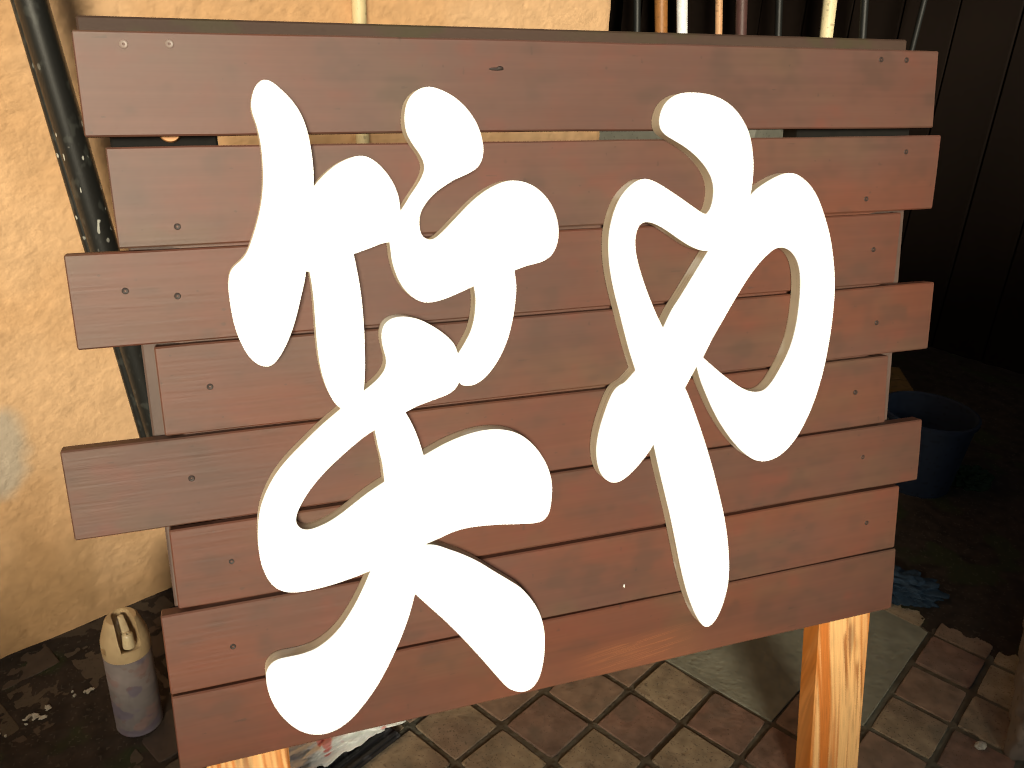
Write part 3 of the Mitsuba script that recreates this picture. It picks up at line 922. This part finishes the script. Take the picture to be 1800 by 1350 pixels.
R0 = 0.0342
body = lathe([(0, 0.004), (R0 * 0.80, 0.0), (R0 * 0.97, 0.001), (R0 * 1.01, 0.004), (R0 * 0.985, 0.007), (R0, 0.010), (R0, 0.136), (R0 * 0.985, 0.139), (R0 * 1.005, 0.142), (R0 * 0.97, 0.147), (0, 0.149)])
obj("body", put(body, CX, CY, 0.001), "can_print", sc_, smooth=30)
cap = m3.Manifold.revolve(m3.CrossSection([np.array([(0, 0), (R0 * 1.0, 0), (R0 * 1.01, 0.012), (R0 * 0.99, 0.026), (R0 * 0.90, 0.037), (R0 * 0.79, 0.048), (R0 * 0.70, 0.058), (R0 * 0.60, 0.062), (0, 0.063)])], m3.FillRule.EvenOdd), 56)
# front faces the viewer: local -y
scoop = m3.Manifold.hull_points(np.array([[sx * w, y, z] for sx in (-1, 1) for w, y, z in ((0.0125, -0.06, 0.030), (0.0125, -0.012, 0.024), (0.0105, 0.010, 0.022), (0.0105, 0.012, 0.09), (0.0125, -0.06, 0.09))]))
scoop = m3.Manifold.hull_points(np.vstack([np.array([[0.0150 * math.cos(a), -0.026 + 0.0150 * math.sin(a), z] for a in np.linspace(0, 2 * math.pi, 24) for z in (0.020, 0.09)]),
                                           np.array([[0.0125 * math.cos(a), 0.006 + 0.0125 * math.sin(a), z] for a in np.linspace(0, 2 * math.pi, 20) for z in (0.034, 0.09)])]))
notch = m3.Manifold.cube((0.012, 0.02, 0.012), True).translate((-R0, -0.004, 0.018)) + m3.Manifold.cube((0.012, 0.016, 0.014), True).translate((R0, -0.006, 0.022))
capm = tri((cap - scoop - notch))
obj("cap", put(capm, CX, CY, 0.148, 18), "cap_beige", sc_, smooth=28)
nz = m3.Manifold.cylinder(0.020, 0.0088, 0.0076, 26).translate((0, -0.022, 0.022)) + m3.Manifold.sphere(0.0077, 22).scale((1, 1, 0.6)).translate((0, -0.022, 0.042))
nz = nz + m3.Manifold.hull_points(np.vstack([np.array([[0.0052 * math.cos(a), -0.016 + 0.003 * math.sin(a), z] for a in np.linspace(0, 6.28, 12) for z in (0.034, 0.046)]),
                                            np.array([[0.0042 * math.cos(a), 0.006 + 0.003 * math.sin(a), z] for a in np.linspace(0, 6.28, 12) for z in (0.045, 0.058)])]))
nz = nz - m3.Manifold.cylinder(0.02, 0.002, 0.002, 12).translate((0, -0.024, 0.036))
obj("nozzle", put(tri(nz), CX, CY, 0.148, 18), "nozzle_beige", sc_, smooth=30)

# white bag and ribbed mat behind the left leg
pbag = thing("plastic_bag", "crumpled white plastic bag with red print under the sign by the left leg", "bag")
obj("film", put(crumple([0.115, 0.034, 0.022], 3, 0.55), -0.050, 0.275, 0.010, 22), "bag_print", pbag, smooth=20)
mt = thing("rubber_mat", "ribbed black rubber mat half under the white plastic bag", "mat")
obj("base", put(box([-0.13, -0.07, 0.0015], [0.09, 0.07, 0.007], 0.001), -0.10, 0.262, 0, 30), "mat_black", mt, smooth=False)
for k in range(9):
    obj("rib", put(box([-0.128, -0.066 + k * 0.0155, 0.0068], [0.088, -0.059 + k * 0.0155, 0.0105], 0.001), -0.10, 0.262, 0, 30), "mat_black", mt, smooth=False)

mc = []
for k in range(22):
    t = [0.0, 0.06, 0.1, 0.42, 0.46, 0.5, 0.53, 0.56, 0.6, 0.9, 1.0][k % 11] + rng.normal(0, 0.02)
    z_ = rng.uniform(0.3, 1.0)
    q = crumple([0.0055 * z_, 0.0034 * z_, 0.0012], 40 + k, 0.9, 3)
    c = grid(-6.15 + rng.normal(0, 0.05), 6.1 + 1.35 * t + rng.normal(0, 0.1))
    mc.append(put(q, c[0], c[1], 0.001, rng.uniform(0, 180)))
obj("mortar_crumbs", trimesh.util.concatenate(mc), "pebble_grey", smooth=30, label="white mortar crumbs scattered along a tile joint left of the spray can", cat="mortar", kind="stuff")

# right side
bk = thing("bucket", "dark blue plastic bucket in the shade beyond the right plank ends", "bucket")
prof = [(0.0, 0.002), (0.082, 0.002), (0.086, 0.006), (0.104, 0.185), (0.110, 0.187), (0.111, 0.197), (0.105, 0.199), (0.101, 0.190), (0.083, 0.010), (0.0, 0.008)]
obj("tub", put(lathe(prof, 48), 1.392, 0.655), "bucket_blue", bk, smooth=30)
hp = [[0.108 * math.cos(t), 0.02 + 0.10 * math.sin(t) * 0.35, 0.185 - 0.10 * math.sin(t)] for t in np.linspace(0, math.pi, 24)]
obj("handle", put(tube([[x, -0.112 + 0.02 * math.sin(math.pi * i / 23) if 0 else y - 0.13 * math.sin(math.pi * i / 23), z] for i, (x, y, z) in enumerate(hp)], 0.003, 10), 1.392, 0.655), "pole_grey", bk, smooth=40)
gb = thing("plastic_bag", "dim green plastic bag lying in front of the blue bucket", "bag")
obj("film", put(crumple([0.055, 0.035, 0.028], 9, 0.45), 1.515, 0.607, 0.001, -20), "bag_green", gb, smooth=25)
tp = thing("tarpaulin", "crumpled blue sheet on the ground beside the right end of the bottom planks", "sheet")
obj("cloth", put(crumple([0.075, 0.05, 0.022], 12, 0.5), 1.045, 0.318, 0.001, -35), "tarp_blue", tp, smooth=25)
ct = thing("cardboard_box", "brown carton standing behind the sign, showing right of its fifth plank", "box")
obj("body", put(box([-0.11, -0.09, 0.001], [0.11, 0.09, 0.13], 0.002), 1.49, 0.975, 0, -28), "carton", ct, smooth=False)
for s in (-1, 1):
    obj("flap", put(box([-0.108, s * 0.003, 0.1305], [0.108, s * 0.088, 0.1335], 0.0008), 1.49, 0.975, 0, -28), "carton", ct, smooth=False)
kb = thing("kerb_stone", "weathered grey kerb stone at the lower right edge of the picture", "kerb")
m = box([0, -0.055, -0.01], [0.42, 0.055, 0.055], 0.008).refine_to_length(0.012)
mm = tri(m)
vv = np.array(mm.vertices)
vv += 0.004 * np.sin(vv[:, [1, 2, 0]] * 90 + 1.7 * np.sin(vv[:, [2, 0, 1]] * 70))
obj("stone", put(trimesh.Trimesh(vv, mm.faces, process=False), 0.955, -0.115, 0, 38), "stone_grey", kb, smooth=30)
pe = obj("pebble", put(crumple([0.010, 0.007, 0.006], 5, 0.2, 3), 0.895, -0.046, 0.0), "pebble_grey", smooth=30, label="small pale stone on the tiles near the grey kerb", cat="stone")
